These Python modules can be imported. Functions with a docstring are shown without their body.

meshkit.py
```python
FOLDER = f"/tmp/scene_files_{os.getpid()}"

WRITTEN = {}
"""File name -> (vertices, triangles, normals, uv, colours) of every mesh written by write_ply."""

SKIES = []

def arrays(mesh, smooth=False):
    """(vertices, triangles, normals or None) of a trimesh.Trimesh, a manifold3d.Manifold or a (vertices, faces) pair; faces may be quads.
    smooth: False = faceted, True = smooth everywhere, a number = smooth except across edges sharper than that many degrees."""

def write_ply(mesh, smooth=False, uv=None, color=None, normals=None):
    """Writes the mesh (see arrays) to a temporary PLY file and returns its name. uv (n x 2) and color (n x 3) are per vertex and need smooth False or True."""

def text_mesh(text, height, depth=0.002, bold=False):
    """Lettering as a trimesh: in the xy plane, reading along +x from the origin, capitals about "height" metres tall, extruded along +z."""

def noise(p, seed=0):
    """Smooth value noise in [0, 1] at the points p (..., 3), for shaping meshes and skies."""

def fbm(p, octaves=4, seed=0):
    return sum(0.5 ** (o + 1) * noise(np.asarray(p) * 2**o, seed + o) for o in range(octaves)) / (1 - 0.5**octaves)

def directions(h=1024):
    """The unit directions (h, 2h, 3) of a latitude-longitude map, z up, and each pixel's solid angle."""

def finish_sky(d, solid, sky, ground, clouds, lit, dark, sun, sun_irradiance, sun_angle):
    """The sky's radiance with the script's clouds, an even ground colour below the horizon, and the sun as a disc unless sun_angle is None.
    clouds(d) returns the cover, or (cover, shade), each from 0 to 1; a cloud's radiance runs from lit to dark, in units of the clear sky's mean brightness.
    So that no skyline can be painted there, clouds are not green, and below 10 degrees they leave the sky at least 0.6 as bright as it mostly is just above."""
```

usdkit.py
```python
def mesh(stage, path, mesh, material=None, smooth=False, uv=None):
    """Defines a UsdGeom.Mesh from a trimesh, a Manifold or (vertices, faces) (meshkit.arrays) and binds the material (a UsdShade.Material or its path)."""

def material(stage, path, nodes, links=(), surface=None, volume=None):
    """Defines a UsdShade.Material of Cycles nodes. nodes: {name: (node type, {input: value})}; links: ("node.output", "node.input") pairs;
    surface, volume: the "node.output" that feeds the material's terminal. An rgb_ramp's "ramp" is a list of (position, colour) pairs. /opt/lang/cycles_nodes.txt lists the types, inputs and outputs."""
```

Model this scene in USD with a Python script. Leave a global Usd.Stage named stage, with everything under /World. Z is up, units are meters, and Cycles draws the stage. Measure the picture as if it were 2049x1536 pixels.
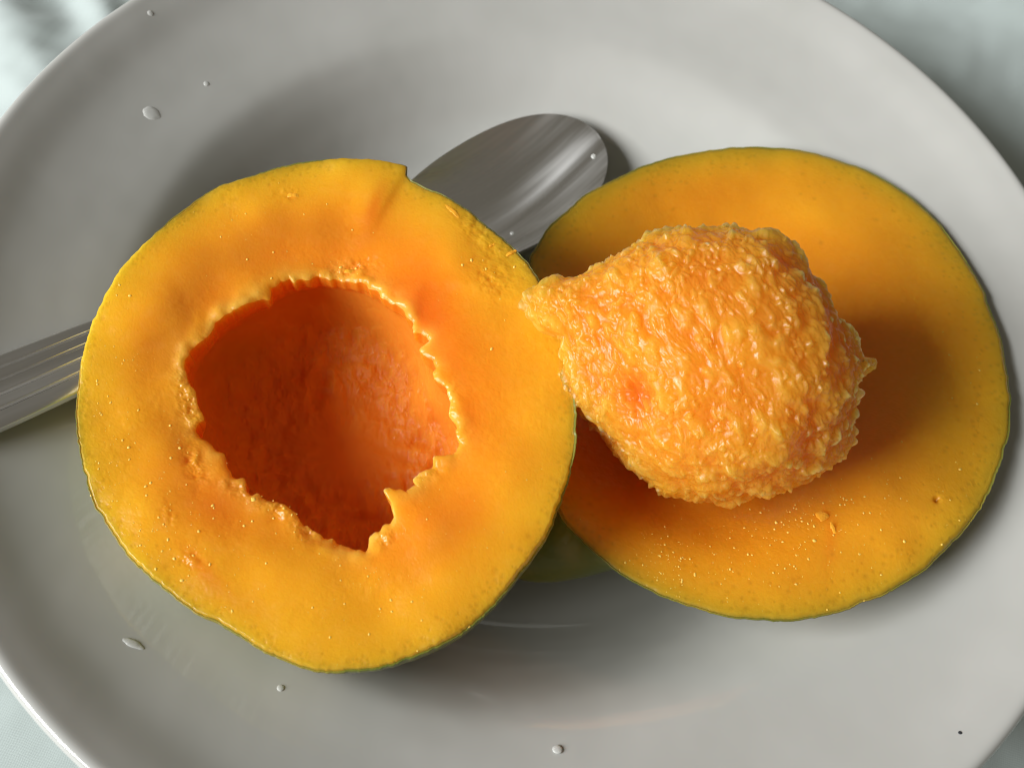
import math
import numpy as np, trimesh
from scipy.ndimage import gaussian_filter1d, gaussian_filter
from scipy.spatial import cKDTree
import usdkit, meshkit
from pxr import Usd, UsdGeom, UsdLux, UsdShade, Gf, Sdf, Vt

stage = Usd.Stage.CreateInMemory()
UsdGeom.SetStageUpAxis(stage, UsdGeom.Tokens.z)
UsdGeom.SetStageMetersPerUnit(stage, 1.0)
UsdGeom.Xform.Define(stage, '/World')
UsdGeom.Scope.Define(stage, '/World/Looks')
A3 = np.array

# ------------------------------------------------------------------ camera
PW, PH, HFOV = 2049.0, 1536.0, math.radians(55)
FPX = PW / 2 / math.tan(HFOV / 2)
CAM = A3([-0.00054, -0.10446, 0.1872]); PITCH, ROLL = 0.50746, 0.20058
FWD = A3([0, math.sin(PITCH), -math.cos(PITCH)])
_r0 = A3([1.0, 0, 0]); _u0 = np.cross(_r0, FWD)
RGT = _r0 * math.cos(ROLL) + _u0 * math.sin(ROLL)
UPV = -_r0 * math.sin(ROLL) + _u0 * math.cos(ROLL)
cam = UsdGeom.Camera.Define(stage, '/World/camera')
cam.CreateFocalLengthAttr(4.61); cam.CreateHorizontalApertureAttr(4.80); cam.CreateVerticalApertureAttr(4.80 * 767 / 1024)
cam.CreateClippingRangeAttr(Gf.Vec2f(0.01, 20))
cam.CreateFStopAttr(3.2); cam.CreateFocusDistanceAttr(0.166); cam.CreateExposureAttr(0.0)
mtx = Gf.Matrix4d(*RGT, 0, *UPV, 0, *(-FWD), 0, *CAM, 1)
UsdGeom.Xformable(cam).AddTransformOp().Set(mtx)

def ray(px, py):
    px, py = np.asarray(px, float), np.asarray(py, float)
    d = FWD + ((px - PW / 2) / FPX)[..., None] * RGT + (-(py - PH / 2) / FPX)[..., None] * UPV
    return d
def on_plane(px, py, p0, n):
    d = ray(px, py); t = ((p0 - CAM) @ n) / (d @ n)
    return CAM + d * t[..., None]
def unit(v): v = np.asarray(v, float); return v / np.linalg.norm(v)

# ------------------------------------------------------------------ light
def lamp(name, pos, target, w, h, color, intensity):
    l = UsdLux.RectLight.Define(stage, '/World/' + name)
    l.CreateWidthAttr(w); l.CreateHeightAttr(h); l.CreateColorAttr(Gf.Vec3f(*color)); l.CreateIntensityAttr(intensity)
    z = -unit(A3(target) - A3(pos)); x = unit(np.cross([0, 0, 1.0], z)); y = np.cross(z, x)
    UsdGeom.Xformable(l).AddTransformOp().Set(Gf.Matrix4d(*x, 0, *y, 0, *z, 0, *pos, 1))
    return l
IMG_R = unit([RGT[0], RGT[1], 0])           # picture right, on the table
IMG_D = A3([IMG_R[1], -IMG_R[0], 0])        # picture down, on the table
wdir = unit(-IMG_R * 1.0 + IMG_D * 0.30 + A3([0, 0, 0.54]))
lamp('window_light', tuple(A3([0, 0, 0.05]) + wdir * 1.25), (0, 0, 0.04), 0.74, 0.60, (0.97, 0.99, 1.0), 19.2)
dome = UsdLux.DomeLight.Define(stage, '/World/room_light')
dm = usdkit.material(stage, '/World/Looks/room_ambient', {"b": ("background_shader", {"color": (0.60, 0.55, 0.45), "strength": 0.205})}, surface="b.background")
UsdShade.MaterialBindingAPI.Apply(dome.GetPrim()).Bind(dm)

# ------------------------------------------------------------------ helpers
used = {}
def numbered(path):
    k = used.get(path, 0); used[path] = k + 1
    return path if k == 0 else f'{path}_{k:03d}'
def xf(name, loc=(0, 0, 0)):
    x = UsdGeom.Xform.Define(stage, numbered('/World/' + name)); x.AddTranslateOp().Set(Gf.Vec3d(*map(float, loc)))
    x._loc = A3(loc, dtype=float); return x
def tag(p, label=None, cat=None, group=None, kind=None):
    p = p.GetPrim()
    for k, v in (('label', label), ('category', cat), ('group', group), ('kind', kind)):
        if v: p.SetCustomDataByKey(k, v)
    return p
def put(name, mesh, mat, parent=None, smooth=True, color=None, dull=None, loc=(0, 0, 0)):
    """A mesh given in world coordinates, kept relative to its parent's base."""
    base = str(parent.GetPath()) if parent else '/World'
    v, f = (mesh.vertices, mesh.faces) if hasattr(mesh, 'vertices') else mesh
    v = np.asarray(v, float) - A3(loc)
    f = np.asarray(f, int)
    if f.shape[1] == 4: f = np.vstack([f[:, [0, 1, 2]], f[:, [0, 2, 3]]])
    m = usdkit.mesh(stage, numbered(base + '/' + name), (v, f), mat, smooth=smooth)
    if color is not None:
        UsdGeom.PrimvarsAPI(m).CreatePrimvar('tint', Sdf.ValueTypeNames.Color3fArray, 'vertex').Set(Vt.Vec3fArray.FromNumpy(np.asarray(color, np.float32)))
    if dull is not None:
        UsdGeom.PrimvarsAPI(m).CreatePrimvar('dull', Sdf.ValueTypeNames.FloatArray, 'vertex').Set(Vt.FloatArray.FromNumpy(np.asarray(dull, np.float32)))
    return m
def grid_faces(ni, nj, wrap=True, off=0, flip=False):
    i = np.arange(ni - 1)[:, None]; j = np.arange(nj if wrap else nj - 1)[None]
    j2 = (j + 1) % nj
    q = np.stack([i * nj + j, i * nj + j2, (i + 1) * nj + j2, (i + 1) * nj + j], -1).reshape(-1, 4) + off
    return q[:, ::-1] if flip else q
def grid_normals(P):
    du = np.gradient(P, axis=0); dv = np.roll(P, -1, 1) - np.roll(P, 1, 1)
    n = np.cross(du, dv); return n / np.maximum(np.linalg.norm(n, axis=-1, keepdims=True), 1e-12)
def nz(p, scale, seed, oct=3):
    return meshkit.fbm(np.asarray(p) * scale, oct, seed) - 0.5
def resample(poly, n, smooth=0.0):
    p = np.asarray(poly, float); p = np.vstack([p, p[:1]])
    s = np.r_[0, np.cumsum(np.linalg.norm(np.diff(p, axis=0), axis=1))]
    t = np.linspace(0, s[-1], n, endpoint=False)
    q = np.stack([np.interp(t, s, p[:, 0]), np.interp(t, s, p[:, 1])], 1)
    if smooth: q = gaussian_filter1d(q, smooth, axis=0, mode='wrap')
    return q
def by_angle(loop, c, ang):
    """Points of the closed loop seen from c at the given angles."""
    a = np.unwrap(np.arctan2(loop[:, 1] - c[1], loop[:, 0] - c[0]))
    if a[-1] < a[0]: loop, a = loop[::-1], a[::-1]
    a = np.maximum.accumulate(a)
    L = np.vstack([loop, loop, loop]); aa = np.r_[a - 2 * np.pi, a, a + 2 * np.pi]
    g = (np.asarray(ang) - a[0]) % (2 * np.pi) + a[0]
    return np.stack([np.interp(g, aa, L[:, 0]), np.interp(g, aa, L[:, 1])], 1)

# ------------------------------------------------------------------ materials
def glaze():
    return usdkit.material(stage, '/World/Looks/white_glaze', {
        "g": ("geometry", {}), "n": ("noise_texture", {"scale": 55.0, "detail": 2.0}), "n2": ("noise_texture", {"scale": 900.0, "detail": 3.0}),
        "b": ("bump", {"strength": 0.12, "distance": 0.002}),
        "r": ("rgb_ramp", {"ramp": [(0.3, (0.505, 0.502, 0.468)), (0.7, (0.545, 0.54, 0.508))]}),
        "rr": ("map_range", {"from_min": 0.3, "from_max": 0.75, "to_min": 0.05, "to_max": 0.11}),
        "p": ("principled_bsdf", {"ior": 1.5})},
        [("g.position", "n.vector"), ("g.position", "n2.vector"), ("n.fac", "b.height"), ("b.normal", "p.normal"), ("n.fac", "r.fac"), ("r.color", "p.base_color"),
         ("n2.fac", "rr.value"), ("rr.result", "p.roughness")], surface="p.BSDF")
def flesh_mat(name, rough=0.3, sss=0.75, scale=0.0035, bump=0.35, bscale=2200.0):
    return usdkit.material(stage, '/World/Looks/' + name, {
        "a": ("attribute", {"attribute": "tint"}), "g": ("geometry", {}),
        "n": ("noise_texture", {"scale": bscale, "detail": 3.0, "roughness": 0.6}), "b": ("bump", {"strength": bump, "distance": 0.0004}),
        "n2": ("noise_texture", {"scale": 420.0, "detail": 2.0}), "rr": ("map_range", {"from_min": 0.35, "from_max": 0.68, "to_min": rough + 0.14, "to_max": rough - 0.12}),
        "wa": ("attribute", {"attribute": "dull"}), "ra": ("math", {"math_type": "add"}), "sp": ("map_range", {"from_min": 0.0, "from_max": 0.3, "to_min": 0.5, "to_max": 0.12, "clamp": True}),
        "p": ("principled_bsdf", {"subsurface_method": "random_walk", "subsurface_weight": sss, "subsurface_scale": scale, "subsurface_radius": (1.0, 0.75, 0.4), "ior": 1.38})},
        [("a.color", "p.base_color"), ("g.position", "n.vector"), ("g.position", "n2.vector"), ("n2.fac", "rr.value"), ("rr.result", "ra.value1"), ("wa.fac", "ra.value2"), ("ra.value", "p.roughness"), ("wa.fac", "sp.value"), ("sp.result", "p.specular_ior_level"),
         ("n.fac", "b.height"), ("b.normal", "p.normal")], surface="p.BSDF")
M_glaze = glaze()
M_flesh = flesh_mat('mango_flesh', rough=0.22, sss=0.7, scale=0.0011, bump=0.10)
M_stone = flesh_mat('mango_pulp', rough=0.30, sss=0.85, scale=0.0026, bump=0.22, bscale=1500.0)
M_skin = usdkit.material(stage, '/World/Looks/mango_skin', {
    "g": ("geometry", {}), "n": ("noise_texture", {"scale": 60.0, "detail": 4.0}), "v": ("voronoi_texture", {"scale": 700.0}),
    "r": ("rgb_ramp", {"ramp": [(0.3, (0.13, 0.16, 0.02)), (0.5, (0.22, 0.21, 0.03)), (0.72, (0.40, 0.27, 0.03))]}),
    "b": ("bump", {"strength": 0.15, "distance": 0.0004}),
    "p": ("principled_bsdf", {"roughness": 0.34, "subsurface_weight": 0.15, "subsurface_scale": 0.001})},
    [("g.position", "n.vector"), ("g.position", "v.vector"), ("n.fac", "r.fac"), ("r.color", "p.base_color"), ("v.distance", "b.height"), ("b.normal", "p.normal")], surface="p.BSDF")
M_steel = usdkit.material(stage, '/World/Looks/stainless_steel', {
    "t": ("attribute", {"attribute": "tint"}), "m": ("mapping", {"scale": (14.0, 160.0, 1.0)}), "n": ("noise_texture", {"scale": 1.0, "detail": 3.0}),
    "rr": ("map_range", {"from_min": 0.36, "from_max": 0.64, "to_min": 0.15, "to_max": 0.38}),
    "b": ("bump", {"strength": 0.16, "distance": 0.0003}),
    "p": ("principled_bsdf", {"metallic": 1.0, "base_color": (0.86, 0.85, 0.83)})},
    [("t.vector", "m.vector"), ("m.vector", "n.vector"), ("n.fac", "rr.value"), ("rr.result", "p.roughness"), ("n.fac", "b.height"), ("b.normal", "p.normal")], surface="p.BSDF")
M_handle = usdkit.material(stage, '/World/Looks/polished_steel', {
    "t": ("attribute", {"attribute": "tint"}), "m": ("mapping", {"scale": (14.0, 160.0, 1.0)}), "n": ("noise_texture", {"scale": 1.0, "detail": 3.0}),
    "rr": ("map_range", {"from_min": 0.36, "from_max": 0.64, "to_min": 0.22, "to_max": 0.34}),
    "b": ("bump", {"strength": 0.05, "distance": 0.0003}),
    "p": ("principled_bsdf", {"metallic": 1.0, "base_color": (0.86, 0.85, 0.83)})},
    [("t.vector", "m.vector"), ("m.vector", "n.vector"), ("n.fac", "rr.value"), ("rr.result", "p.roughness"), ("n.fac", "b.height"), ("b.normal", "p.normal")], surface="p.BSDF")
M_cloth = usdkit.material(stage, '/World/Looks/pale_cotton', {
    "g": ("geometry", {}), "m": ("mapping", {"rotation": (0, 0, 0.12)}),
    "w": ("wave_texture", {"wave_type": "bands", "bands_direction": "x", "scale": 760.0, "distortion": 6.0, "detail": 2.0, "detail_scale": 0.4}),
    "w2": ("wave_texture", {"wave_type": "bands", "bands_direction": "y", "scale": 760.0, "distortion": 6.0, "detail": 2.0, "detail_scale": 0.4}),
    "ad": ("math", {"math_type": "add"}), "b": ("bump", {"strength": 0.06, "distance": 0.0002}),
    "n": ("noise_texture", {"scale": 14.0, "detail": 3.0}), "r": ("rgb_ramp", {"ramp": [(0.3, (0.50, 0.57, 0.545)), (0.7, (0.55, 0.615, 0.60))]}),
    "p": ("principled_bsdf", {"roughness": 0.85, "sheen_weight": 0.15})},
    [("g.position", "m.vector"), ("m.vector", "w.vector"), ("m.vector", "w2.vector"), ("w.fac", "ad.value1"), ("w2.fac", "ad.value2"), ("ad.value", "b.height"),
     ("g.position", "n.vector"), ("n.fac", "r.fac"), ("r.color", "p.base_color"), ("b.normal", "p.normal")], surface="p.BSDF")
M_juice = usdkit.material(stage, '/World/Looks/juice_drop', {"p": ("principled_bsdf", {"base_color": (0.80, 0.80, 0.76), "roughness": 0.15, "ior": 1.33, "transmission_weight": 0.25, "subsurface_weight": 0.0})}, surface="p.BSDF")
M_bead = usdkit.material(stage, '/World/Looks/juice_bead', {"p": ("principled_bsdf", {"base_color": (0.93, 0.62, 0.12), "roughness": 0.10, "ior": 1.36})}, surface="p.BSDF")
M_speck = usdkit.material(stage, '/World/Looks/dark_speck', {"p": ("principled_bsdf", {"base_color": (0.03, 0.03, 0.035), "roughness": 0.6})}, surface="p.BSDF")

# ------------------------------------------------------------------ tablecloth
def build_cloth():
    n = 520
    g = np.linspace(-1, 1, n); g = np.sign(g) * (0.25 * np.abs(g) + 0.55 * np.abs(g) ** 3)
    X, Y = np.meshgrid(g, g, indexing='ij')
    P = np.stack([X, Y, 0 * X], -1)
    u = X * 0.82 + Y * 0.57; w = -X * 0.57 + Y * 0.82
    q = np.stack([u * 9 + 0.4 * w, w * 22, 0 * u], -1)
    z = 0.003 * (np.abs(meshkit.fbm(q, 3, 5) - 0.5) * 2) + 0.004 * (meshkit.fbm(P * 60, 3, 8) - 0.5)
    far = np.clip((np.hypot(X, Y) - 0.085) / 0.05, 0, 1)
    # two drawn-up pleats behind the bowl's upper-left edge
    c1 = on_plane(A3([60.0]), A3([130.0]), A3([0, 0, 0]), A3([0, 0, 1.0]))[0]
    d = unit(A3([0.62, -1.0, 0])[0] * IMG_R + 1.0 * IMG_D); e = np.cross([0, 0, 1.0], d)
    s = (P - c1) @ e
    pleat = 0.005 * np.exp(-(s / 0.010) ** 2) + 0.003 * np.exp(-((s - 0.022) / 0.005) ** 2)
    pleat *= np.exp(-(((P - c1) @ d) / 0.08) ** 2)
    c2 = on_plane(A3([2010.]), A3([90.]), A3([0, 0, 0]), A3([0, 0, 1.0]))[0]
    z = z + 0.020 * np.exp(-(np.hypot(X - c2[0] * 1.05, Y - c2[1] * 1.05) / 0.05) ** 2)
    P[..., 2] = -0.0005 + (z + pleat) * far
    lim = 0.0015 + np.clip(np.hypot(X, Y) - 0.055, 0, 1) * 0.55      # stays under the bowl
    P[..., 2] = np.minimum(P[..., 2], np.where(np.hypot(X, Y) < 0.06, -0.0002, lim))
    top = P.reshape(-1, 3); bot = top - [0, 0, 0.0012]
    f = grid_faces(n, n, wrap=False)
    fb = grid_faces(n, n, wrap=False, off=n * n, flip=True)
    return np.vstack([top, bot]), np.vstack([f, fb])
v, f = build_cloth()
tag(put('tablecloth', (v, f), M_cloth), 'pale mint cotton tablecloth with soft folds under the white bowl', 'tablecloth', kind='structure')

# ------------------------------------------------------------------ bowl
def spline_profile(pts, n):
    p = A3(pts, dtype=float)
    from scipy.interpolate import CubicSpline, PchipInterpolator
    s = np.r_[0, np.cumsum(np.linalg.norm(np.diff(p, axis=0), axis=1))]
    t = np.linspace(0, s[-1], n)
    q = np.stack([PchipInterpolator(s, p[:, 0])(t), PchipInterpolator(s, p[:, 1])(t)], 1)
    q = gaussian_filter1d(q, n * 0.007, axis=0, mode='nearest'); q[0] = p[0]; q[-1] = p[-1]
    return q
IN = [(0, .0060), (20, .0060), (40, .0063), (48, .0068), (54, .0088), (60, .0134), (66, .0194), (72, .0252), (76, .0281), (80, .0297), (86, .0317), (95, .0352), (101, .0385), (103.6, .0398)]
LIP = [(104.5, .0403), (105.4, .0400), (106.0, .0391), (106.0, .0379), (105.2, .0368), (103.6, .0360)]
OUT = [(97, .0332), (88, .0284), (80, .0256), (73, .0212), (66, .0150), (58, .0085), (52, .0050), (48.5, .0040), (47.8, .0010), (47.0, .0004), (45.8, .0010), (45.2, .0036), (30, .0040), (0, .0040)]
def inner_z(r): return np.interp(r, [p[0] / 1000 for p in IN], [p[1] for p in IN])
def revolve(prof, nseg, wob=0.0):
    a = np.linspace(0, 2 * np.pi, nseg, endpoint=False)
    P = np.stack([prof[:, 0][:, None] * np.cos(a), prof[:, 0][:, None] * np.sin(a), prof[:, 1][:, None] + 0 * a], -1)
    return P
bowl = xf('soup_bowl')
tag(bowl, 'white glazed wide-rimmed bowl holding the mango halves and spoon', 'bowl')
pin = spline_profile([(a / 1000, b) for a, b in IN + LIP], 260)
pout = spline_profile([(a / 1000, b) for a, b in LIP[-1:] + OUT], 160)
pin[0, 0] = pout[-1, 0] = 1e-5
NS = 360
P = revolve(pin, NS); P2 = revolve(pout, NS)
ang = np.linspace(0, 2 * np.pi, NS, endpoint=False)
for Q in (P, P2):
    rr = np.hypot(Q[..., 0], Q[..., 1])
    Q[..., 2] += 0.00035 * np.sin(2 * ang + 1.0) * np.clip((rr - .05) / .05, 0, 1)
put('bowl_body', (P.reshape(-1, 3), grid_faces(len(pin), NS, flip=False)), M_glaze, bowl)
put('foot', (P2.reshape(-1, 3), grid_faces(len(pout), NS, flip=False)), M_glaze, bowl)

# ------------------------------------------------------------------ mango halves
L_OUT = [(560,331),(600,323),(645,318),(690,317),(731,319),(775,324),(812,331),(819,337),(806,348),(822,361),(850,374),(884,389),(915,407),(946,430),(985,460),(1018,487),(1052,521),(1080,564),(1106,612),(1126,672),(1137,730),(1143,775),(1150,828),(1149,885),(1134,960),(1104,1047),(1075,1095),(1047,1135),(1010,1184),(968,1228),(927,1260),(880,1287),(833,1309),(783,1325),(735,1336),(686,1340),(645,1337),(607,1330),(563,1315),(520,1294),(478,1270),(445,1251),(436,1243),(425,1240),(388,1219),(344,1190),(300,1152),(258,1108),(223,1059),(188,1000),(165,930),(155,860),(154,800),(160,745),(170,700),(185,652),(213,592),(254,526),(312,461),(373,413),(410,389),(445,370),(485,355),(527,341)]
L_CAV = [(370,714),(385,693),(407,673),(428,642),(452,626),(476,615),(500,598),(534,589),(539,578),(537,570),(548,566),(558,551),(566,556),(575,546),(583,555),(592,546),(602,546),(612,549),(626,537),(636,544),(647,545),(656,549),(664,541),(680,543),(692,546),(707,554),(716,554),(727,558),(738,569),(749,572),(756,582),(758,590),(768,592),(779,598),(792,606),(806,616),(815,632),(826,640),(822,650),(825,660),(834,659),(843,666),(852,668),(861,677),(846,684),(841,690),(846,698),(852,708),(864,717),(864,727),(872,734),(863,741),(865,749),(874,762),(888,771),(893,783),(902,797),(898,810),(897,828),(908,840),(913,854),(911,867),(916,881),(909,893),(902,902),(880,903),(862,911),(863,920),(858,929),(842,936),(831,944),(822,950),(824,958),(832,964),(820,970),(812,981),(803,973),(790,975),(778,970),(764,974),(770,986),(779,996),(783,1015),(788,1031),(779,1043),(766,1042),(757,1056),(748,1058),(739,1070),(735,1086),(728,1101),(718,1092),(708,1092),(695,1087),(682,1088),(675,1078),(669,1075),(660,1065),(647,1066),(633,1058),(617,1052),(603,1043),(594,1034),(590,1021),(580,1008),(563,999),(550,1000),(537,995),(524,990),(520,982),(514,976),(506,984),(493,979),(488,963),(478,954),(467,956),(462,945),(460,933),(450,922),(445,909),(430,893),(414,877),(400,866),(390,852),(386,840),(391,831),(400,831),(409,823),(400,815),(394,806),(389,795),(388,776),(382,765),(372,754),(365,735)]
R_OUT = [(1449,294),(1511,291),(1550,293),(1590,298),(1630,306),(1668,317),(1700,326),(1730,337),(1762,353),(1793,372),(1822,392),(1849,414),(1891,457),(1920,497),(1945,538),(1968,583),(1990,634),(2004,680),(2015,730),(2024,790),(2023,830),(2018,866),(2004,924),(1984,976),(1968,1007),(1947,1037),(1920,1070),(1887,1102),(1843,1141),(1794,1172),(1740,1198),(1679,1218),(1620,1232),(1563,1239),(1493,1236),(1445,1228),(1401,1216),(1357,1202),(1318,1186),(1278,1166),(1243,1144),(1203,1113),(1169,1081),(1143,1055),(1123,1030),(1098,965),(1087,890),(1083,800),(1080,720),(1074,640),(1066,570),(1060,514),(1090,463),(1112,440),(1135,419),(1163,396),(1194,375),(1221,360),(1249,347),(1300,327),(1350,312),(1400,301)]

def frame(n, along):
    n = unit(n); ex = unit(along - (along @ n) * n); return ex, np.cross(n, ex), n
def lin(c): c = A3(c, dtype=float) / 255; return np.where(c < .04045, c / 12.92, ((c + .055) / 1.055) ** 2.4)
def paint(base, uvpx, spots):
    """Mottles and shades base colours with soft patches: (x, y, rx, ry, angle, colour, strength)."""
    for x, y, rx, ry, an, col, k in spots:
        dx, dy = uvpx[..., 0] - x, uvpx[..., 1] - y
        c, s = math.cos(an), math.sin(an)
        w = k * np.exp(-(((dx * c + dy * s) / rx) ** 2 + ((-dx * s + dy * c) / ry) ** 2))
        base = base * (1 - w[..., None]) + A3(col) * w[..., None]
    return base

YEL, GOLD, ORA, DEEP, PALE = A3([.985, .415, .018]), A3([.955, .34, .014]), A3([.91, .25, .012]), A3([.78, .155, .009]), A3([.86, .52, .09])
MOTTLE_SHADE = A3([.60, .225, .016])  # brown of mottles, and of shade painted into the cut faces
rng = np.random.default_rng(7)

def skin_profile(q, bulge):
    a = q * np.pi / 2
    if bulge: return (1 - np.sin(a)) ** 0.55, np.sin(a)
    return np.cos(a) ** 1.25 * (1 + bulge * np.sin(np.minimum(2 * a, np.pi))), np.sin(a) ** 1.0

class Half:
    """One cut half: face plane, traced rim and body hanging under it."""
    def __init__(s, out, c_px, p0, n, depth, NJ, bulge, shear=None):
        s.p0, s.NJ = p0, NJ
        s.ex, s.ey, s.n = frame(n, RGT)
        s.depth, s.bulge, s.shear = depth, bulge, shear
        s.out2 = s.to2(resample(out, 4000, 10)); s.c2 = s.to2(A3([c_px], dtype=float))[0]
        pts = A3(out, float); s.px0 = pts
    def to2(s, px):
        w = on_plane(px[:, 0], px[:, 1], s.p0, s.n) - s.p0
        return np.stack([w @ s.ex, w @ s.ey], 1)
    def to3(s, uv, h=0.0):
        return s.p0 + uv[..., 0:1] * s.ex + uv[..., 1:2] * s.ey + np.asarray(h)[..., None] * s.n
    def to_px(s, uv):                      # face coordinates back to the sketch they were measured in
        w = s.to3(uv) - CAM; d = w @ FWD
        return np.stack([PW / 2 + FPX * (w @ RGT) / d, PH / 2 - FPX * (w @ UPV) / d], -1)
    def body(s, B, q, inset=0.0):
        rho, dl = skin_profile(q, s.bulge)
        c = B.mean(0)
        e = B - c; L = np.linalg.norm(e, axis=1, keepdims=True); e = e * (1 - inset / L)
        es = gaussian_filter1d(e, 40, axis=0, mode='wrap'); wq = np.clip(q / .12, 0, 1)[:, None, None]
        uv = c + (e[None] * (1 - wq) + es[None] * wq) * rho[:, None, None]
        if s.shear:                         # the stem shoulder swells out under the cut on one side
            a0, wd, amt = s.shear
            da = (np.arctan2(-e[:, 1], e[:, 0]) - a0 + np.pi) % (2 * np.pi) - np.pi
            uv = uv + (e / L)[None] * (amt * np.exp(-(da / wd) ** 2))[None, :, None] * (np.sin(np.minimum(q * 1.35, 1) * np.pi) ** 1.3)[:, None, None]
        lump = nz(np.stack([uv[..., 0], uv[..., 1], 0 * uv[..., 0] + dl[:, None] * .04], -1), 45, 3, 2) * 0.003 * np.sin(np.pi * q)[:, None]
        h = -(s.depth - inset) * dl[:, None] + lump + 0 * uv[..., 0]
        return uv, h

def stack_rows(rows):
    return np.concatenate([r.reshape(-1, 3) for r in rows]), sum(len(r) for r in rows)

# ---- line of the spoon, which the hollow half lies on
SUP = A3([0, 0, 1.0])
SP_TIP = on_plane(A3([1198.]), A3([250.]), A3([0, 0, .0215]), SUP)[0]
SP_HND = on_plane(A3([0.]), A3([781.]), A3([0, 0, .0375]), SUP)[0]
SP_AX = (SP_TIP - SP_HND) * [1, 1, 0]; SP_D = np.linalg.norm(SP_AX); SP_AX = SP_AX / SP_D
SP_LAT = np.cross(SUP, SP_AX); SP_LB = 0.060
from scipy.interpolate import PchipInterpolator
SP_Z = PchipInterpolator([-.045, 0, .03, SP_D - SP_LB - .022, SP_D - SP_LB, SP_D - SP_LB * .5, SP_D], [.0445, .0380, .0325, .0190, .0165, .0166, .0190])
def rest_on_spoon(V):
    """The soft underside gives way where the spoon's handle presses into it."""
    w = V - SP_HND * [1, 1, 0]; u = w @ SP_AX; l = np.abs(w @ SP_LAT)
    top = SP_Z(np.clip(u, -.045, SP_D)) + .0012
    k = np.clip((.0115 - l) / .003, 0, 1) * (u < SP_D - SP_LB + .01) * (u > 0)
    V = V.copy(); V[:, 2] += k * np.maximum(top - V[:, 2], 0) * (V[:, 2] > top - .02); return V

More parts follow.
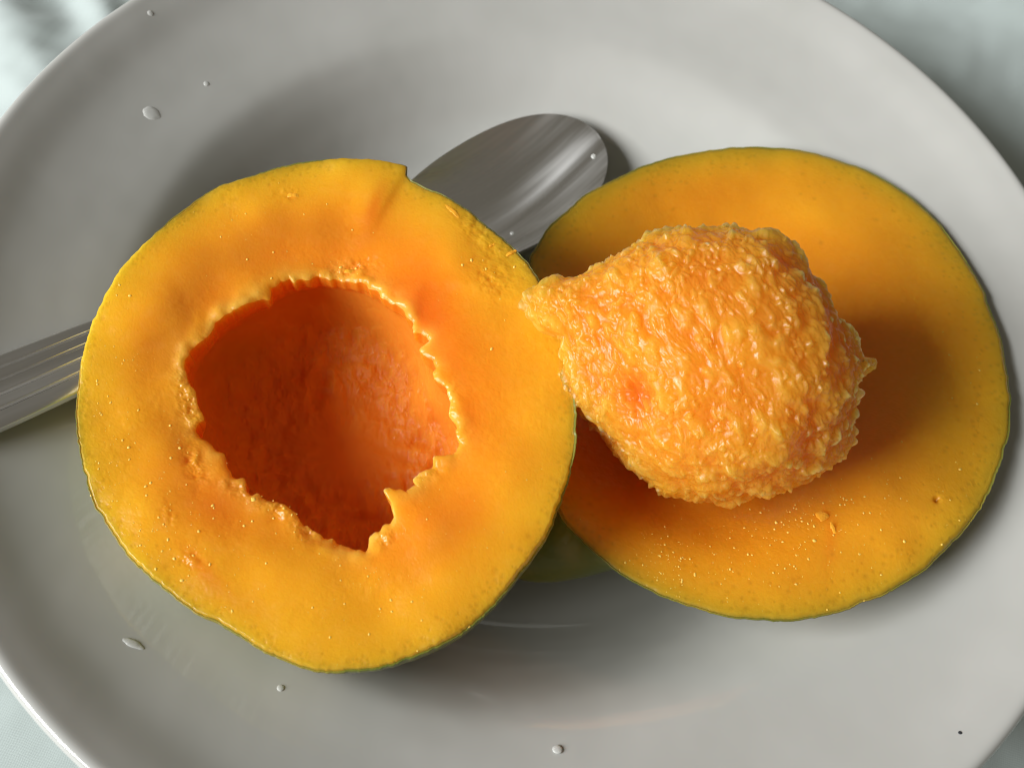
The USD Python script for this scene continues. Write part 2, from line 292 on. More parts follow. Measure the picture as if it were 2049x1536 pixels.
# ---- left half: hollow
nL = unit(A3([0, -math.sin(math.radians(3)), math.cos(math.radians(3))]) - 0.07 * IMG_R)
pL = CAM + ray(650., 835.) * 0.1580
HL = Half(L_OUT, (640, 800), pL, nL, 0.0365, 1700, 0.0)
def build_left():
    H = HL; NJ = H.NJ
    A = H.to2(resample(L_CAV, NJ, 3.0))
    if np.cross(A[1] - A[0], A[0] - H.c2) > 0: A = A[::-1]
    cA = A.mean(0)
    # finer tearing of the lip
    t = np.linspace(0, 1, NJ, endpoint=False); th = 2 * np.pi * t
    per = np.stack([np.cos(th), np.sin(th), 0 * th], 1)
    d = A - cA; dn = d / np.linalg.norm(d, axis=1, keepdims=True)
    A = A + dn * (nz(per, 13, 11, 3) * 0.0013 + nz(per, 45, 12, 2) * 0.0003 * np.clip(nz(per, 4, 13, 2) * 4 + .4, 0, 1.4))[:, None]
    As = gaussian_filter1d(A, 26, axis=0, mode='wrap')
    ang_ = np.unwrap(np.arctan2(As[:, 1] - cA[1], As[:, 0] - cA[0]))
    sg = np.sign(ang_[-1] - ang_[0]); ang_ = sg * np.maximum.accumulate(sg * ang_)
    B = by_angle(H.out2, cA, gaussian_filter1d(ang_ - sg * th, 30, mode='wrap') + sg * th)
    # nicks of the peel edge
    Bd = (B - cA) / np.linalg.norm(B - cA, axis=1, keepdims=True)
    B = B + Bd * (nz(per, 40, 21, 3) * 0.0004 + nz(per, 9, 22, 2) * 0.0006)[:, None]
    rows, cols, kinds = [], [], []
    # cavity floor to lip
    nq = 210
    q = np.linspace(0, 1, nq); qq = q ** 1.0
    Asm = gaussian_filter1d(A, 60, axis=0, mode='wrap')
    prof_r = np.sin(qq * np.pi / 2) ** .46; prof_h = -0.0240 * np.cos(qq * np.pi / 2) ** .46
    mixw = np.clip((qq - 0.94) / 0.06, 0, 1)[:, None, None] ** 1.3
    aw = np.arctan2(Asm[:, 1] - cA[1], Asm[:, 0] - cA[0]); dg = (aw - math.radians(28) + np.pi) % (2 * np.pi) - np.pi
    dr = (aw + .15 + np.pi) % (2 * np.pi) - np.pi
    ledge = 1.09 + .10 * np.exp(-(dr / .75) ** 2) - .13 * np.exp(-(dg / .34) ** 2)
    wall = (cA + (Asm - cA) * ledge[:, None])[None]
    ring = wall * (1 - mixw) + A[None] * mixw
    uvc = cA + (ring - cA) * np.maximum(prof_r, 1e-4)[:, None, None]
    hc = prof_h[:, None] + 0 * uvc[..., 0]
    p3 = np.stack([uvc[..., 0], uvc[..., 1], hc], -1)
    wv = np.clip(1 - np.abs(2 * q - 1.0) ** 6, 0, 1)[:, None]
    hc = hc + wv * (nz(p3, 150, 31, 3) * 0.0024 + nz(p3 * [1, .6, .5], 620, 32, 3) * 0.0017 + (.25 - np.abs(nz(p3 * [.5, 1, .5], 330, 33, 2))) * .0016)
    # face
    ns = 230
    s_ = np.linspace(0, 1, ns + 1)[1:]
    s_ = np.where(s_ < .2, s_ * (0.5 + 2.5 * s_), s_); s_ = np.sort(s_)
    uvf = A[None] + (B - A)[None] * s_[:, None, None]
    # smooth the rays away from the lip so that teeth stay at the lip
    sm = (As[None] + (B - As)[None] * s_[:, None, None]); wsm = np.clip(s_ / 0.16, 0, 1)[:, None, None]
    uvf = uvf * (1 - wsm) + sm * wsm
    p2 = np.stack([uvf[..., 0], uvf[..., 1], 0 * uvf[..., 0]], -1)
    lipd = np.linalg.norm(uvf - As[None], axis=-1)
    dist = (s_[:, None] * np.linalg.norm(B - As, axis=1)[None])
    h = nz(p2, 50, 41, 3) * 0.0034
    h += -0.0012 * np.exp(-(dist / 0.008) ** 2) * (0.35 + 1.3 * np.clip(nz(p2, 60, 42, 2) + .5, 0, 1))      # dips towards the hole
    torn = np.exp(-(dist / 0.0028) ** 2)
    h += torn * (nz(p2, 300, 43, 2) * 0.0020 * np.clip(nz(p2, 110, 47, 2) * 3 + .6, .1, 1.2) + 0.0003)
    h -= 0.0006 * np.exp(-dist / 0.0005)
    h += nz(p2, 1100, 44, 2) * 0.00010 * np.clip(nz(p2, 150, 45, 2) * 3 + .5, 0, 1) + nz(p2, 3600, 46, 2) * 0.00004
    px = H.to_px(uvf); wetn = 0 * h
    # knife step that runs in from the nick in the peel, and a shallow cut on the left
    def step(x0, y0, x1, y1, hgt, wdt):
        a, b = A3([x0, y0]), A3([x1, y1]); L = np.linalg.norm(b - a); e = (b - a) / L; nn = A3([-e[1], e[0]])
        al = (px - a) @ e; ac = (px - a) @ nn
        fade = 1 / (1 + np.exp(-(al) / 6)) / (1 + np.exp((al - L) / 14))
        return hgt * fade * np.exp(-(np.maximum(ac, 0) / 110) ** 2) / (1 + np.exp(-ac / wdt))
    h += step(815, 335, 745, 455, 0.0005, 3.5)
    h += step(380, 640, 265, 700, 0.0003, 4)
    h += step(850, 560, 1060, 612, -0.0005, 6)
    # torn wet places
    for x, y, rx, ry, an, amp in [(372, 790, 24, 52, -.2, 1.2), (388, 925, 20, 42, -.3, 1.1), (470, 975, 30, 16, .4, .9), (555, 1010, 40, 18, .4, 1.1), (605, 1052, 26, 20, .5, .9), (700, 524, 48, 16, -.15, 1.2), (985, 560, 44, 34, .6, .8), (965, 470, 60, 22, .7, .7), (378, 1120, 22, 16, .2, .9), (768, 1075, 30, 16, -.6, .9), (850, 940, 34, 18, -.5, .7), (905, 820, 14, 60, 0, .7), (570, 385, 26, 12, 0, .5), (340, 1030, 14, 26, -.4, .6)]:
        dx, dy = px[..., 0] - x, px[..., 1] - y; c_, s2 = math.cos(an), math.sin(an)
        w = np.exp(-(((dx * c_ + dy * s2) / rx) ** 2 + ((-dx * s2 + dy * c_) / ry) ** 2))
        wetn = wetn + w * amp
    h += wetn * (nz(p2, 800, 48, 3) * 0.0011 - np.abs(nz(p2, 420, 49, 2)) * 0.0008)
    edge = np.clip((1 - s_) / 0.02, 0, 1)[:, None]
    h = h * (0.4 + 0.6 * edge) - 0.0004 * (1 - edge) ** 2
    # pores near the peel
    bands = rng.integers(0, NJ, 420); sp = 1 - np.abs(rng.normal(0, .055, 420)) - .02
    pc = np.stack([A[bands] + (B - A)[bands] * sp[:, None]], 0)[0]
    rad = rng.uniform(.00018, .00050, 420)
    dd, ii = cKDTree(pc).query(uvf.reshape(-1, 2), distance_upper_bound=.0010)
    ok = np.isfinite(dd); pore = np.zeros(dd.shape); pore[ok] = np.exp(-(dd[ok] / rad[ii[ok]]) ** 2); pore = pore.reshape(h.shape)
    h -= 0.00005 * pore
    hc = hc + mixw[:, :, 0] * h[0][None] + (np.clip((qq - .55) / .45, 0, 1) ** 2)[:, None] * 0 
    # colours
    col = YEL * np.ones(uvf.shape[:2] + (3,))
    fr = s_[:, None]
    wO = np.clip(1 - (fr - 0.0) / 0.72, 0, 1) ** 1.0 * (0.55 + 1.1 * np.clip(nz(p2, 90, 51, 3) * 2 + .5, 0, 1)); wO = np.clip(wO, 0, 1)[..., None]
    col = col * (1 - .85 * wO) + ORA * .85 * wO
    mot = np.clip(nz(p2, 130, 52, 3) * 2.2 + .5, 0, 1)[..., None]; col = col * (1 - .35 * mot) + GOLD * .35 * mot
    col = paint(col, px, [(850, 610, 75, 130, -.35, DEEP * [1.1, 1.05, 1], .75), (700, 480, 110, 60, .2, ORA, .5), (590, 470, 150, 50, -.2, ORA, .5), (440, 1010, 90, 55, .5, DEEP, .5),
                          (930, 860, 60, 170, .1, ORA, .4), (860, 1090, 40, 120, .7, ORA, .5), (400, 560, 70, 130, .7, ORA, .45), (745, 420, 14, 45, .4, DEEP, .6), (700, 1200, 220, 90, 0, YEL * [1, 1.05, 1], .6), (345, 640, 45, 150, .45, MOTTLE_SHADE, .5), (350, 860, 40, 90, 0, MOTTLE_SHADE, .3), (480, 500, 110, 42, -.5, MOTTLE_SHADE, .45), (640, 455, 110, 36, .05, MOTTLE_SHADE, .4), (350, 1000, 50, 60, 0, MOTTLE_SHADE, .25), (880, 1080, 35, 110, .6, MOTTLE_SHADE, .45), (450, 1190, 90, 28, .45, MOTTLE_SHADE, .35), (930, 1010, 50, 60, 0, ORA, .4), (400, 1130, 60, 18, .8, DEEP, .5), (990, 590, 60, 110, -.5, YEL, .5)])  # brown patches also put the shade of dips round the hollow into the colour
    out = np.exp(-((1 - fr) / .035) ** 2)[..., None] * .7
    col = col * (1 - out) + A3([.80, .37, .02]) * out
    rim = np.exp(-((1 - fr) / .008) ** 2)[..., None] * .6
    col = col * (1 - rim) + A3([.55, .44, .05]) * rim
    col = col * (1 - .32 * pore[..., None]) + A3([.55, .26, .015]) * .32 * pore[..., None]
    pl = (torn * np.clip(nz(p2, 260, 53, 2) * 2 + .55, 0, 1))[..., None] * .55
    col = col * (1 - pl) + A3([.90, .46, .07]) * pl
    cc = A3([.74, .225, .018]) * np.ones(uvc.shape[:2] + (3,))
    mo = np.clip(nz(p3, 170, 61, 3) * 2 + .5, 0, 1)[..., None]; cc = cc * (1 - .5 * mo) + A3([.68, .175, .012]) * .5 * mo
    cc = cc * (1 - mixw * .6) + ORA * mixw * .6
    # under side, just within the peel
    qb = np.linspace(0, 1, 60)[1:]
    uvb, hb = H.body(B, qb, 0.0006)
    cb = YEL * np.ones(uvb.shape[:2] + (3,))
    hb = hb - 0.0007
    V = np.concatenate([H.to3(uvc, hc).reshape(-1, 3), H.to3(uvf, h).reshape(-1, 3), rest_on_spoon(H.to3(uvb, hb).reshape(-1, 3))])
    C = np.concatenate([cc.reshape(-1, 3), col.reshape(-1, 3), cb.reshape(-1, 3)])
    F = grid_faces(nq + ns + len(qb), NJ)
    return V, F, C, B, (uvf, h, px), (A, cA)
def orient(V, F, n, i0):
    """Flips the faces if the patch around face row i0 looks against n."""
    t = V[F[i0]]; k = np.cross(t[1] - t[0], t[2] - t[0])
    return F if k @ n > 0 else F[:, ::-1]

def build_skin(H, B, q):
    uv, h = H.body(B, q, 0.0)
    c = B.mean(0); e = (B - c); e = e / np.linalg.norm(e, axis=1, keepdims=True)
    r = [c + (B - c) * .992, B + e * .0001, B + e * .00028]
    hh = [np.full(len(B), -.00075), np.full(len(B), -.00030), np.full(len(B), -.00050)]
    UV = np.concatenate([A3(r), uv[1:] + e[None] * .00030]); HH = np.concatenate([A3(hh), h[1:] - .0006])
    V = H.to3(UV, HH).reshape(-1, 3)
    return V, grid_faces(len(UV), H.NJ)

half_l = xf('mango_half', (pL[0], pL[1], 0.012))
tag(half_l, 'mango half with a ragged empty hollow where the stone was, resting on the spoon', 'mango half')
V, F, C, BL, faceL, cavL = build_left()
iface = 210 * HL.NJ + 60 * HL.NJ
dl = np.zeros(len(V)); dl[:206 * HL.NJ] = .22
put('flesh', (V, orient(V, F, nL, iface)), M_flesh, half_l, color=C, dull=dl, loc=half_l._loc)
Vs, Fs = build_skin(HL, BL, np.linspace(0, 1, 70))
Vs = rest_on_spoon(Vs)
put('skin', (Vs, orient(Vs, Fs, nL, HL.NJ // 2)), M_skin, half_l, loc=half_l._loc)

# ---- right half: the stone still in it
nR = unit(A3([0, math.sin(math.radians(4)), math.cos(math.radians(4))]) - 0.095 * IMG_R)
pR = CAM + ray(1540., 765.) * 0.1805
HR = Half(R_OUT, (1540, 768), pR, nR, 0.0255, 1500, 0.01, shear=(math.atan2(330, -470), 0.28, 0.027))
def build_right():
    H = HR; NJ = H.NJ
    th = np.linspace(0, 2 * np.pi, NJ, endpoint=False)
    per = np.stack([np.cos(th), np.sin(th), 0 * th], 1)
    B = by_angle(H.out2, H.c2, th)
    Bd = (B - H.c2) / np.linalg.norm(B - H.c2, axis=1, keepdims=True)
    B = B + Bd * (nz(per, 40, 121, 3) * 0.0004 + nz(per, 9, 122, 2) * 0.0007)[:, None]
    s_ = np.r_[np.linspace(1e-4, .36, 30), np.linspace(.36, 1, 251)[1:]]
    uvf = H.c2 + (B - H.c2)[None] * s_[:, None, None]
    p2 = np.stack([uvf[..., 0] + .5, uvf[..., 1], 0 * uvf[..., 0]], -1)
    px = H.to_px(uvf); fr = s_[:, None]
    ds = np.hypot((px[..., 0] - 1450) / 300, (px[..., 1] - 740) / 285)
    h = nz(p2, 60, 141, 3) * 0.0016 - 0.0068 * np.exp(-np.maximum(ds - .75, 0) ** 2 / .16)
    wet = np.clip(nz(p2, 120, 145, 2) + .5, 0, 1)
    h += nz(p2, 1100, 144, 2) * 0.00009 * wet + nz(p2, 3600, 146, 2) * 0.00004
    edge = np.clip((1 - s_) / 0.02, 0, 1)[:, None]
    h = h * (.4 + .6 * edge) - 0.0004 * (1 - edge) ** 2
    k = 420; bands = rng.integers(0, NJ, k); sp = 1 - np.abs(rng.normal(0, .07, k)) - .02
    pc = H.c2 + (B - H.c2)[bands] * sp[:, None]; rad = rng.uniform(.00018, .0005, k)
    # single holes and darker flecks
    ex = H.to2(A3([(1875, 999), (1755, 437), (1883, 483), (1895, 480), (1800, 440), (1650, 470)], float)); pc = np.vstack([pc, ex]); rad = np.r_[rad, [.00055, .0005, .0006, .0005, .0004, .0005]]
    dd, ii = cKDTree(pc).query(uvf.reshape(-1, 2), distance_upper_bound=.0012)
    ok = np.isfinite(dd); pore = np.zeros(dd.shape); pore[ok] = np.exp(-(dd[ok] / rad[ii[ok]]) ** 2); pore = pore.reshape(h.shape)
    h -= 0.00005 * pore
    hole = np.exp(-(np.hypot(px[..., 0] - 1875, px[..., 1] - 999) / 6) ** 2); h -= .0009 * hole
    col = YEL * np.ones(uvf.shape[:2] + (3,))
    wO = np.clip(1.55 - ds * .75, 0, 1)[..., None]; col = col * (1 - .6 * wO) + ORA * .6 * wO
    mot = np.clip(nz(p2, 110, 152, 3) * 2.2 + .5, 0, 1)[..., None]; col = col * (1 - .4 * mot) + GOLD * .4 * mot
    col = paint(col, px, [(1400, 380, 160, 35, -.15, ORA, .4), (1720, 700, 110, 220, -.2, MOTTLE_SHADE, .4), (1250, 900, 150, 200, .3, MOTTLE_SHADE, .6), (1640, 420, 90, 30, .3, YEL, .5), (1900, 850, 60, 120, .1, YEL * [1, 1.08, 1], .6), (1663, 1080, 12, 55, .1, ORA, .5), (1290, 360, 60, 30, -.4, ORA, .4)])  # the two brown patches put shade from the stone and other half into colour
    out = np.exp(-((1 - fr) / .04) ** 2)[..., None] * .65
    col = col * (1 - out) + A3([.80, .37, .02]) * out
    rim = np.exp(-((1 - fr) / .006) ** 2)[..., None] * .6
    col = col * (1 - rim) + A3([.5, .42, .05]) * rim
    pk = (np.clip(.34 * pore + .5 * hole, 0, .8))[..., None]
    col = col * (1 - pk) + A3([.50, .23, .012]) * pk
    qb = np.linspace(0, 1, 60)[1:]
    uvb, hb = H.body(B, qb, 0.0006)
    hb = hb - 0.0007
    V = np.concatenate([H.to3(uvf, h).reshape(-1, 3), H.to3(uvb, hb).reshape(-1, 3)])
    C = np.concatenate([col.reshape(-1, 3), np.tile(YEL, (uvb.shape[0] * NJ, 1))])
    return V, grid_faces(len(s_) + len(qb), NJ), C, B, (uvf, h, px)
half_r = xf('mango_half', (pR[0], pR[1], 0.008))
tag(half_r, 'mango half that still holds its pulp-covered stone', 'mango half')
V, F, C, BR, faceR = build_right()
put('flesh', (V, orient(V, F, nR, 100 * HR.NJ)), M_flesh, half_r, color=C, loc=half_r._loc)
Vs, Fs = build_skin(HR, BR, np.linspace(0, 1, 70))
put('skin', (Vs, orient(Vs, Fs, nR, HR.NJ // 2)), M_skin, half_r, loc=half_r._loc)

# ---- the stone under its coat of torn pulp
S_OUT = [(1076,577),(1066,592),(1058,610),(1066,622),(1064,638),(1078,644),(1087,656),(1101,668),(1127,676),(1141,680),(1141,698),(1129,715),(1143,725),(1141,745),(1139,763),(1149,795),(1169,828),(1198,852),(1206,868),(1214,884),(1232,908),(1254,929),(1282,951),(1311,973),(1319,991),(1350,998),(1383,1005),(1418,1006),(1452,1009),(1490,1002),(1525,993),(1560,988),(1593,979),(1625,955),(1662,938),(1690,915),(1706,888),(1714,856),(1722,808),(1716,778),(1714,757),(1732,746),(1755,733),(1757,720),(1748,713),(1728,717),(1722,690),(1714,660),(1682,630),(1666,598),(1650,573),(1636,557),(1622,541),(1604,514),(1585,489),(1562,474),(1537,464),(1510,458),(1484,456),(1450,453),(1420,452),(1390,452),(1375,446),(1362,452),(1328,463),(1295,472),(1262,488),(1230,505),(1214,517),(1198,529),(1175,542),(1153,553),(1140,556),(1125,553),(1118,562),(1101,569)]
def build_stone():
    c = CAM + ray(1440., 740.) * 0.1630
    ax = unit(unit(CAM - c) * .75 + nR * .25)
    ez = unit(CAM - c)
    loop = resample(S_OUT, 3000, 9)
    w = on_plane(loop[:, 0], loop[:, 1], c, ez) - c
    ex, ey, _ = frame(ez, RGT)
    l2 = np.stack([w @ ex, w @ ey], 1)
    NJ, NI = 1150, 520
    th = np.linspace(0, 2 * np.pi, NJ, endpoint=False)
    o = by_angle(l2, np.zeros(2), th)
    osm = gaussian_filter1d(o, 28, axis=0, mode='wrap')
    ph = np.linspace(-np.pi / 2, np.pi / 2, NI)
    wgt = np.exp(-(ph / 0.30) ** 2)[:, None, None]
    # a fuller than round dome with a shoulder on the left
    ring = osm[None] * (1 - wgt) + o[None] * wgt
    ce = np.abs(np.cos(ph)) ** np.where(ph > 0, 0.85, 0.5)
    P2 = ring * ce[:, None, None]
    z = np.where(ph > 0, np.abs(np.sin(ph)) ** 1.05 * 0.0175, -np.abs(np.sin(ph)) * 0.0180)[:, None] + 0 * P2[..., 0]
    tipw = np.clip((-P2[..., 0] - .012) / .019, 0, 1); tipw = tipw * tipw * (3 - 2 * tipw); z = z * (1 - .45 * tipw) + .0072 * tipw
    P = np.stack([P2[..., 0], P2[..., 1], z], -1)
    N = grid_normals(P); N *= np.sign((N * P).sum(-1).mean())
    # torn fibres: ridges drawn out along a slanting grain, lumps, fine wet nap
    g1 = unit([.42, -.88, .2]); g2 = unit(np.cross(g1, [0, 0, 1.])); g3 = np.cross(g1, g2)
    Q = np.stack([P @ g1, P @ g2, P @ g3], -1)
    warp = np.stack([nz(Q, 260, s_, 2) for s_ in (201, 202, 203)], -1) * .0022
    Q = Q + warp
    a = nz(Q * [.55, 1.15, 1], 190, 210, 2)
    b = 0.5 - np.abs(nz(Q * [.5, 1.2, 1], 540, 211, 2)) * 2
    cfine = 0.5 - np.abs(nz(Q * [.65, 1.1, 1], 1150, 212, 2)) * 2
    lum = np.clip(nz(Q * [.65, 1.2, 1], 500, 213, 2) * 2.2, 0, 1)
    lum2 = np.clip(nz(Q * [.7, 1.2, 1], 1150, 217, 1) * 2.0, 0, 1) ** 1.2
    wetp = np.clip(nz(P, 130, 218, 2) * 4 + .3, 0, 1.3)
    fine = nz(Q, 2200, 214, 2)
    rough = .7 + .6 * np.clip(nz(P, 90, 215, 2) + .5, 0, 1)
    disp = a * .0030 + rough * (b * .00018 + cfine * .00018 + lum * .0008 + lum2 * .0005 * wetp + fine * .00004) - .0007
    dent = -.0016 * np.exp(-(((P[..., 0] + .0125) / .0026) ** 2 + ((P[..., 1] + .0045) / .004) ** 2)) * (z > 0)
    lumr = lum * lum * (3 - 2 * lum)
    disp = disp + rough * .0004 * lumr
    disp = gaussian_filter(disp, (1.1, 1.4), mode=('nearest', 'wrap')) + dent + rough * (nz(Q * [.5, 1.3, 1], 1500, 219, 2) * .00045)
    # torn strands and grains of pulp, grown out of the coat
    pts = P.reshape(-1, 3); tree = cKDTree(pts); add = np.zeros(len(pts)); tone = np.zeros(len(pts))
    vis = np.nonzero((ph > -.75) & (ph < 1.5))[0]; made = 0
    while made < 1500:
        i, j = rng.choice(vis), rng.integers(0, NJ)
        if rng.uniform() > np.cos(ph[i]) or rng.uniform() > np.clip(nz(P[i, j], 150, 230, 2) * 4 + .6, .05, 1): continue
        made += 1
        n_ = N[i, j]; g = np.array([.45, -.85, 0]) + rng.normal(0, .5, 3); t1 = g - (g @ n_) * n_; t1 /= np.linalg.norm(t1); t2 = np.cross(n_, t1)
        L = rng.uniform(.0004, .0012) * (1.6 if rng.uniform() < .10 else 1); w_ = rng.uniform(.00030, .00062); amp = rng.uniform(.00018, .00058); bend = rng.normal(0, .35)
        ii = np.array(tree.query_ball_point(P[i, j], L * 1.3 + w_)); r = pts[ii] - P[i, j]
        u = (r @ t1) / L; v = (r @ t2 - bend * L * u * u) / (w_ * (1 - .35 * u)); d2 = u * u + v * v
        k = d2 < 1; hh = amp * (1 - d2[k]) ** .65 * (1 + .35 * u[k])
        add[ii[k]] = np.maximum(add[ii[k]], hh); tone[ii[k]] = np.maximum(tone[ii[k]], (1 - d2[k]) * amp / .0005)
    add = gaussian_filter(add.reshape(disp.shape), (.7, .9), mode=('nearest', 'wrap')); tone = tone.reshape(disp.shape)
    disp = disp + add
    P = P + N * disp[..., None]
    rel = b * .5 + cfine * .3 + lum * .8 + a * 1.0
    k = np.clip(rel * 1.3 + .35, 0, 1)[..., None]
    col = A3([.78, .23, .012]) * (1 - k) + A3([.81, .295, .018]) * k
    pale = np.clip(lum * 1.2 + nz(P, 150, 216, 2), 0, 1)[..., None] * .45
    col = col * (1 - pale) + A3([.82, .36, .045]) * pale
    tn = np.clip(tone, 0, 1)[..., None] * .45
    col = col * (1 - tn) + A3([.84, .37, .045]) * tn
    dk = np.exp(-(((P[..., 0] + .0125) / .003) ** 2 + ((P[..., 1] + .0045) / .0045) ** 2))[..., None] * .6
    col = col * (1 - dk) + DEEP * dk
    W = c + P[..., 0:1] * ex + P[..., 1:2] * ey + P[..., 2:3] * ez
    return W.reshape(-1, 3), grid_faces(NI, NJ), col.reshape(-1, 3), ez, NI, NJ
V, F, C, ezS, NI, NJs = build_stone()
st = put('stone', (V, orient(V, F, ezS, 380 * NJs)), M_stone, half_r, color=C, loc=half_r._loc)
tag(st, 'mango stone thickly coated in shredded orange pulp')

# ---- beads of juice and loose flakes of pulp on the cut faces
def beads(face, H, centres, radii, squash=.55):
    uvf, h, px = face
    fl = uvf.reshape(-1, 2); hh = h.reshape(-1)
    _, ii = cKDTree(fl[::2]).query(centres); base = H.to3(centres, hh[::2][ii])
    s = trimesh.creation.icosphere(subdivisions=1, radius=1.0); V0, F0 = s.vertices, s.faces
    vs, fs = [], []
    for k, (b, r) in enumerate(zip(base, radii)):
        e = rng.uniform(.8, 1.5); a = rng.uniform(0, 6.28)
        x = np.cos(a) * H.ex + np.sin(a) * H.ey; y = np.cross(H.n, x)
        vs.append(b + r * (e * V0[:, 0:1] * x + V0[:, 1:2] * y + squash * V0[:, 2:3] * H.n)); fs.append(F0 + k * len(V0))
    return np.vstack(vs), np.vstack(fs)
def scatter(face, H, regions):
    pts, rad = [], []
    for x, y, rx, ry, n, r0, r1 in regions:
        p = np.stack([rng.normal(x, rx, n), rng.normal(y, ry, n)], 1)
        pts.append(p); rad.append(r0 + (r1 - r0) * rng.uniform(0, 1, n) ** 3 * 1.25)
    p = np.vstack(pts); r = np.concatenate(rad); uv = H.to2(p)
    d, _ = cKDTree(face[0].reshape(-1, 2)[::2]).query(uv); ok = d < .0003
    return uv[ok], r[ok]
uv, r = scatter(faceL, HL, [(225, 800, 28, 130, 70, .00006, .00017), (300, 930, 80, 120, 70, .00006, .00022), (330, 1090, 45, 60, 40, .00007, .0002), (470, 1080, 120, 90, 70, .00006, .00018), (760, 1210, 140, 70, 70, .00006, .00016), (500, 440, 110, 60, 36, .00006, .0002), (690, 525, 35, 10, 10, .0001, .0003), (560, 1010, 60, 30, 22, .0001, .0003), (980, 560, 50, 50, 25, .00007, .00024), (860, 1000, 100, 90, 25, .00006, .00016)])
b = put('juice_droplets', beads(faceL, HL, uv, r), M_bead, half_l, loc=half_l._loc); tag(b, kind='stuff')
uv, r = scatter(faceR, HR, [(1480, 1080, 110, 60, 110, .00007, .0002), (1640, 1020, 60, 40, 60, .00008, .00026), (1320, 1130, 40, 40, 80, .00007, .00018), (1740, 980, 70, 60, 40, .00007, .00022), (1930, 740, 40, 50, 20, .00007, .0002), (1900, 970, 60, 60, 25, .00006, .00018), (1600, 1160, 120, 40, 40, .00006, .00016)])
b = put('juice_droplets', beads(faceR, HR, uv, r), M_bead, half_r, loc=half_r._loc); tag(b, kind='stuff')
M_flake = flesh_mat('pulp_flake', rough=.24, sss=0.0, scale=.0005)
def flake(H, face, parent, x, y, L, Wd, ang, T=.00010, seed=0):
    s = trimesh.creation.icosphere(subdivisions=4, radius=1.0); v = s.vertices.copy()
    v = np.sign(v) * np.abs(v) ** .8
    v = v * [L, Wd, T]; v = v * (1 + 1.1 * nz(v * [1, 1, 3], 1300, 300 + seed, 3))[:, None]; v[:, 2] += .25 * Wd * np.sin(v[:, 0] / L * 3 + seed)
    uv = H.to2(A3([(x, y)], float)); _, i = cKDTree(face[0].reshape(-1, 2)).query(uv); b0 = H.to3(uv, face[1].reshape(-1)[i])[0]
    c_, s_ = math.cos(ang), math.sin(ang); X = c_ * H.ex - s_ * H.ey; Y = np.cross(H.n, X)
    put('pulp_flake', (b0 + v[:, 0:1] * X + v[:, 1:2] * Y + (v[:, 2:3] + T * .3) * H.n, s.faces), M_flake, parent, color=np.tile(A3([.95, .42, .03]), (len(v), 1)), loc=parent._loc)
for k, a in enumerate([(577, 386, .0017, .0005, .1), (905, 423, .0019, .0004, .85), (1022, 505, .0010, .00028, -.6), (700, 528, .0013, .0004, -.1), (985, 490, .0006, .0002, -.5)]):
    flake(HL, faceL, half_l, *a, seed=k)
for k, a in enumerate([(1655, 1028, .0013, .0009, 1.0), (1672, 1060, .0022, .0003, 1.35)]):
    flake(HR, faceR, half_r, *a, seed=40 + k)

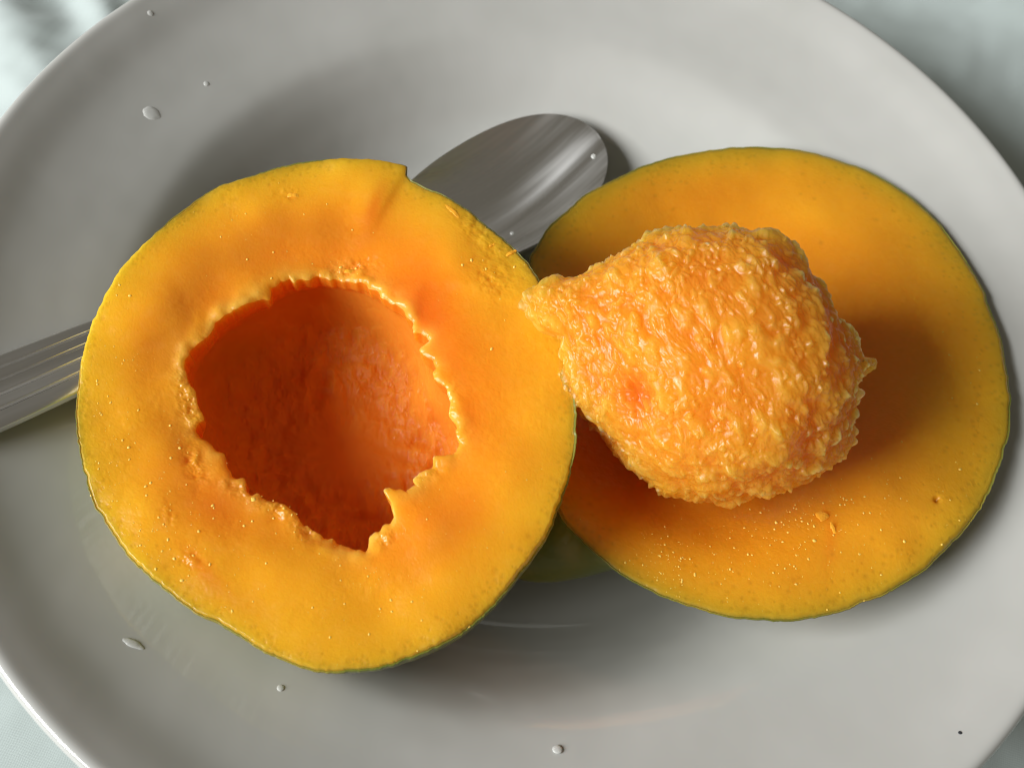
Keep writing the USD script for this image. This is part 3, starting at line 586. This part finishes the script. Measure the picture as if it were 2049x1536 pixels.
# ------------------------------------------------------------------ spoon
def build_spoon():
    up, tip, hnd, ax, lat, D, LB, zc = SUP, SP_TIP, SP_HND, SP_AX, SP_LAT, SP_D, SP_LB, SP_Z
    x0 = -.045                                   # handle end, past the picture
    base = hnd * [1, 1, 0]
    # --- bowl of the spoon
    nu, nv = 120, 81
    t = np.linspace(0, 1, nu); wdt = .0158 * np.sqrt(np.clip(1 - (2 * t - 1) ** 2, 0, 1)) * (.86 + .28 * t - .06 * np.sin(np.pi * t))
    wdt = np.maximum(wdt, np.where(t < .2, .0035, 0.00005))
    vv = np.linspace(-1, 1, nv)
    X = (D - LB + LB * t)[:, None] + 0 * vv; Yl = wdt[:, None] * vv
    dep = .0085 * np.sin(np.pi * np.clip(t, 0, 1)) ** 1.1
    Z = zc(X) - dep[:, None] * (1 - np.abs(vv) ** 2.2) 
    roll = .10
    top = base + X[..., None] * ax + (Yl * math.cos(roll))[..., None] * lat + (Z + Yl * math.sin(roll))[..., None] * up
    bot = top - up * .0011
    V = np.concatenate([top.reshape(-1, 3), bot.reshape(-1, 3)]); n = nu * nv
    F = [grid_faces(nu, nv, wrap=False), grid_faces(nu, nv, wrap=False, off=n, flip=True)]
    i = np.arange(nu - 1); j = np.arange(nv - 1)
    for e0, e1 in ((i * nv, (i + 1) * nv), (i * nv + nv - 1, (i + 1) * nv + nv - 1)): F.append(np.stack([e0, e1, e1 + n, e0 + n], 1))
    for o in (0, (nu - 1) * nv): F.append(np.stack([o + j, o + j + 1, o + j + 1 + n, o + j + n], 1))
    # --- handle with raised ribs
    us = np.linspace(x0, D - LB + .006, 160)
    hw = np.interp(us, [x0, 0, .04, .075, D - LB], [.0074, .0067, .0056, .0040, .0035])
    hw = hw * np.sqrt(np.clip(1 - np.clip(1 - (us - x0 + .0004) / .009, 0, 1) ** 2, .002, 1))
    c = np.linspace(-1, 1, 121)
    rib = np.zeros_like(c)
    for g in (-.56, -.19, .19, .56): rib -= np.exp(-((c - g) / .034) ** 2) + .0
    crown = (1 - c ** 2) * .55
    fade = np.clip((.075 - us) / .02, 0, 1)[:, None]
    zt = zc(us)[:, None] + .0009 * crown + .0007 * rib * fade - .0006 * np.abs(c) ** 14
    ht = base + us[:, None, None] * ax + (hw[:, None] * c)[..., None] * lat + zt[..., None] * up
    hb = ht * [1, 1, 0] + ((zc(us) - .0016)[:, None] + 0 * c)[..., None] * up
    ring = np.concatenate([ht, hb[:, ::-1]], 1)
    Fh = grid_faces(len(us), ring.shape[1])
    grooves = []
    ug = us[us < .070]
    for g in (-.56, -.19, .19, .56):
        k = np.linspace(-1, 1, 5)
        cc_ = g + .030 * k; hwg = np.interp(ug, us, hw)
        zg = zc(ug)[:, None] + .0009 * .55 * (1 - cc_ ** 2) - .00062 + .00016 * np.abs(k) ** 2 * 0
        grooves.append(((base + ug[:, None, None] * ax + (hwg[:, None] * cc_)[..., None] * lat + zg[..., None] * up).reshape(-1, 3), grid_faces(len(ug), 5, wrap=False)))
    return (V, np.vstack(F)), (ring.reshape(-1, 3), Fh), base, tip, lat, ax, grooves
sb, sh, sbase, stip, slat, sax, sgr = build_spoon()
spoon = xf('spoon', tuple(sbase))
tag(spoon, 'stainless steel spoon lying under the hollow mango half across the bowl', 'spoon')
def fixn(m, ref):
    V, F = m; F = np.asarray(F); 
    return trimesh.Trimesh(V, np.vstack([F[:, [0, 1, 2]], F[:, [0, 2, 3]]]), process=True)
for nm, m in (('spoon_bowl', sb), ('handle', sh)):
    tm = fixn(m, None); trimesh.repair.fix_normals(tm)
    tm = trimesh.graph.smooth_shade(tm, angle=np.radians(40))
    w = tm.vertices - sbase
    put(nm, tm, M_steel if nm == 'spoon_bowl' else M_handle, spoon, loc=sbase, color=np.stack([w @ sax, w @ slat, 0 * w[:, 0]], 1))

M_groove = usdkit.material(stage, '/World/Looks/groove_shade_steel', {"p": ("principled_bsdf", {"metallic": 1.0, "base_color": (0.22, 0.22, 0.22), "roughness": 0.45})}, surface="p.BSDF")  # dark strips added in the grooves: tarnish, and the shade bare metal lacks
for g in sgr: put('groove_shade_strip', g, M_groove, spoon, loc=sbase)

# ------------------------------------------------------------------ drops and crumbs on the glaze and on the spoon
def hit_bowl(px, py):
    d = ray(px, py); t = np.linspace(.1, .35, 6000); p = CAM + d * t[:, None]
    r = np.hypot(p[:, 0], p[:, 1]); k = np.argmax(p[:, 2] < inner_z(r)); p = p[k]
    r = r[k]; e = .001; sl = (inner_z(r + e) - inner_z(r - e)) / (2 * e)
    return p, unit([-sl * p[0] / r, -sl * p[1] / r, 1])
def drop(px, py, L, Wd, ang, label, mat=None, cat='droplet', name='juice_drop', T=.45):
    p, n = hit_bowl(px, py); s = trimesh.creation.icosphere(subdivisions=3, radius=1.0); v = s.vertices * [L, Wd, Wd * T * .7]
    v = v * (1 + .35 * nz(v, 900, int(px), 2))[:, None]
    ex, ey, n = frame(n, RGT * math.cos(ang) - UPV * math.sin(ang))
    m = put(name, (p + v[:, 0:1] * ex + v[:, 1:2] * ey + v[:, 2:3] * n - p, s.faces), mat or M_juice)
    UsdGeom.Xformable(m).AddTranslateOp().Set(Gf.Vec3d(*map(float, p)))
    tag(m, label, cat)
drop(301, 27, .0007, .0006, .6, 'small pale drop on the upper left rim, closest to the bowl edge')
drop(413, 168, .0006, .0006, 0, 'round bright white drop on the glaze above the hollow mango half')
drop(305, 228, .0018, .0015, .3, 'wide faint clear drop on the upper left rim, largest of the drops', T=.3)
drop(266, 1287, .0018, .0006, .45, 'long thin pale drop below left of the hollow mango half')
drop(562, 1376, .0006, .0006, 0, 'tiny round drop just under the bottom edge of the hollow mango half')
drop(1116, 1498, .0008, .0007, 0, 'faint drop on the near wall at the bottom centre of the bowl')
drop(1921, 1465, .0003, .0003, 0, 'tiny dark speck on the lower right rim of the bowl', mat=M_speck, cat='speck', name='dark_speck')
def spoon_hit(px, py):
    tm = trimesh.Trimesh(sb[0], np.vstack([sb[1][:, [0, 1, 2]], sb[1][:, [0, 2, 3]]]), process=False)
    loc, _, tri = tm.ray.intersects_location([CAM], [unit(ray(float(px), float(py)))], multiple_hits=True)
    if not len(loc): return None
    k = np.argmin(np.linalg.norm(loc - CAM, axis=1)); return loc[k]
for px, py, r, lb in ((1186, 229, .0006, 'bright drop on the spoon tip beside the rim, uppermost on the spoon'), (1188, 313, .0006, 'round clear drop on the right side of the spoon bowl near the right mango half'), (1025, 467, .0005, 'tiny drop at the lower edge of the spoon bowl between the mango halves')):
    p = spoon_hit(px, py)
    if p is None: continue
    s = trimesh.creation.icosphere(subdivisions=3, radius=1.0); v = s.vertices * [r, r, r * .5]
    m = put('juice_drop', (v, s.faces), M_juice); UsdGeom.Xformable(m).AddTranslateOp().Set(Gf.Vec3d(*map(float, p))); tag(m, lb, 'droplet')
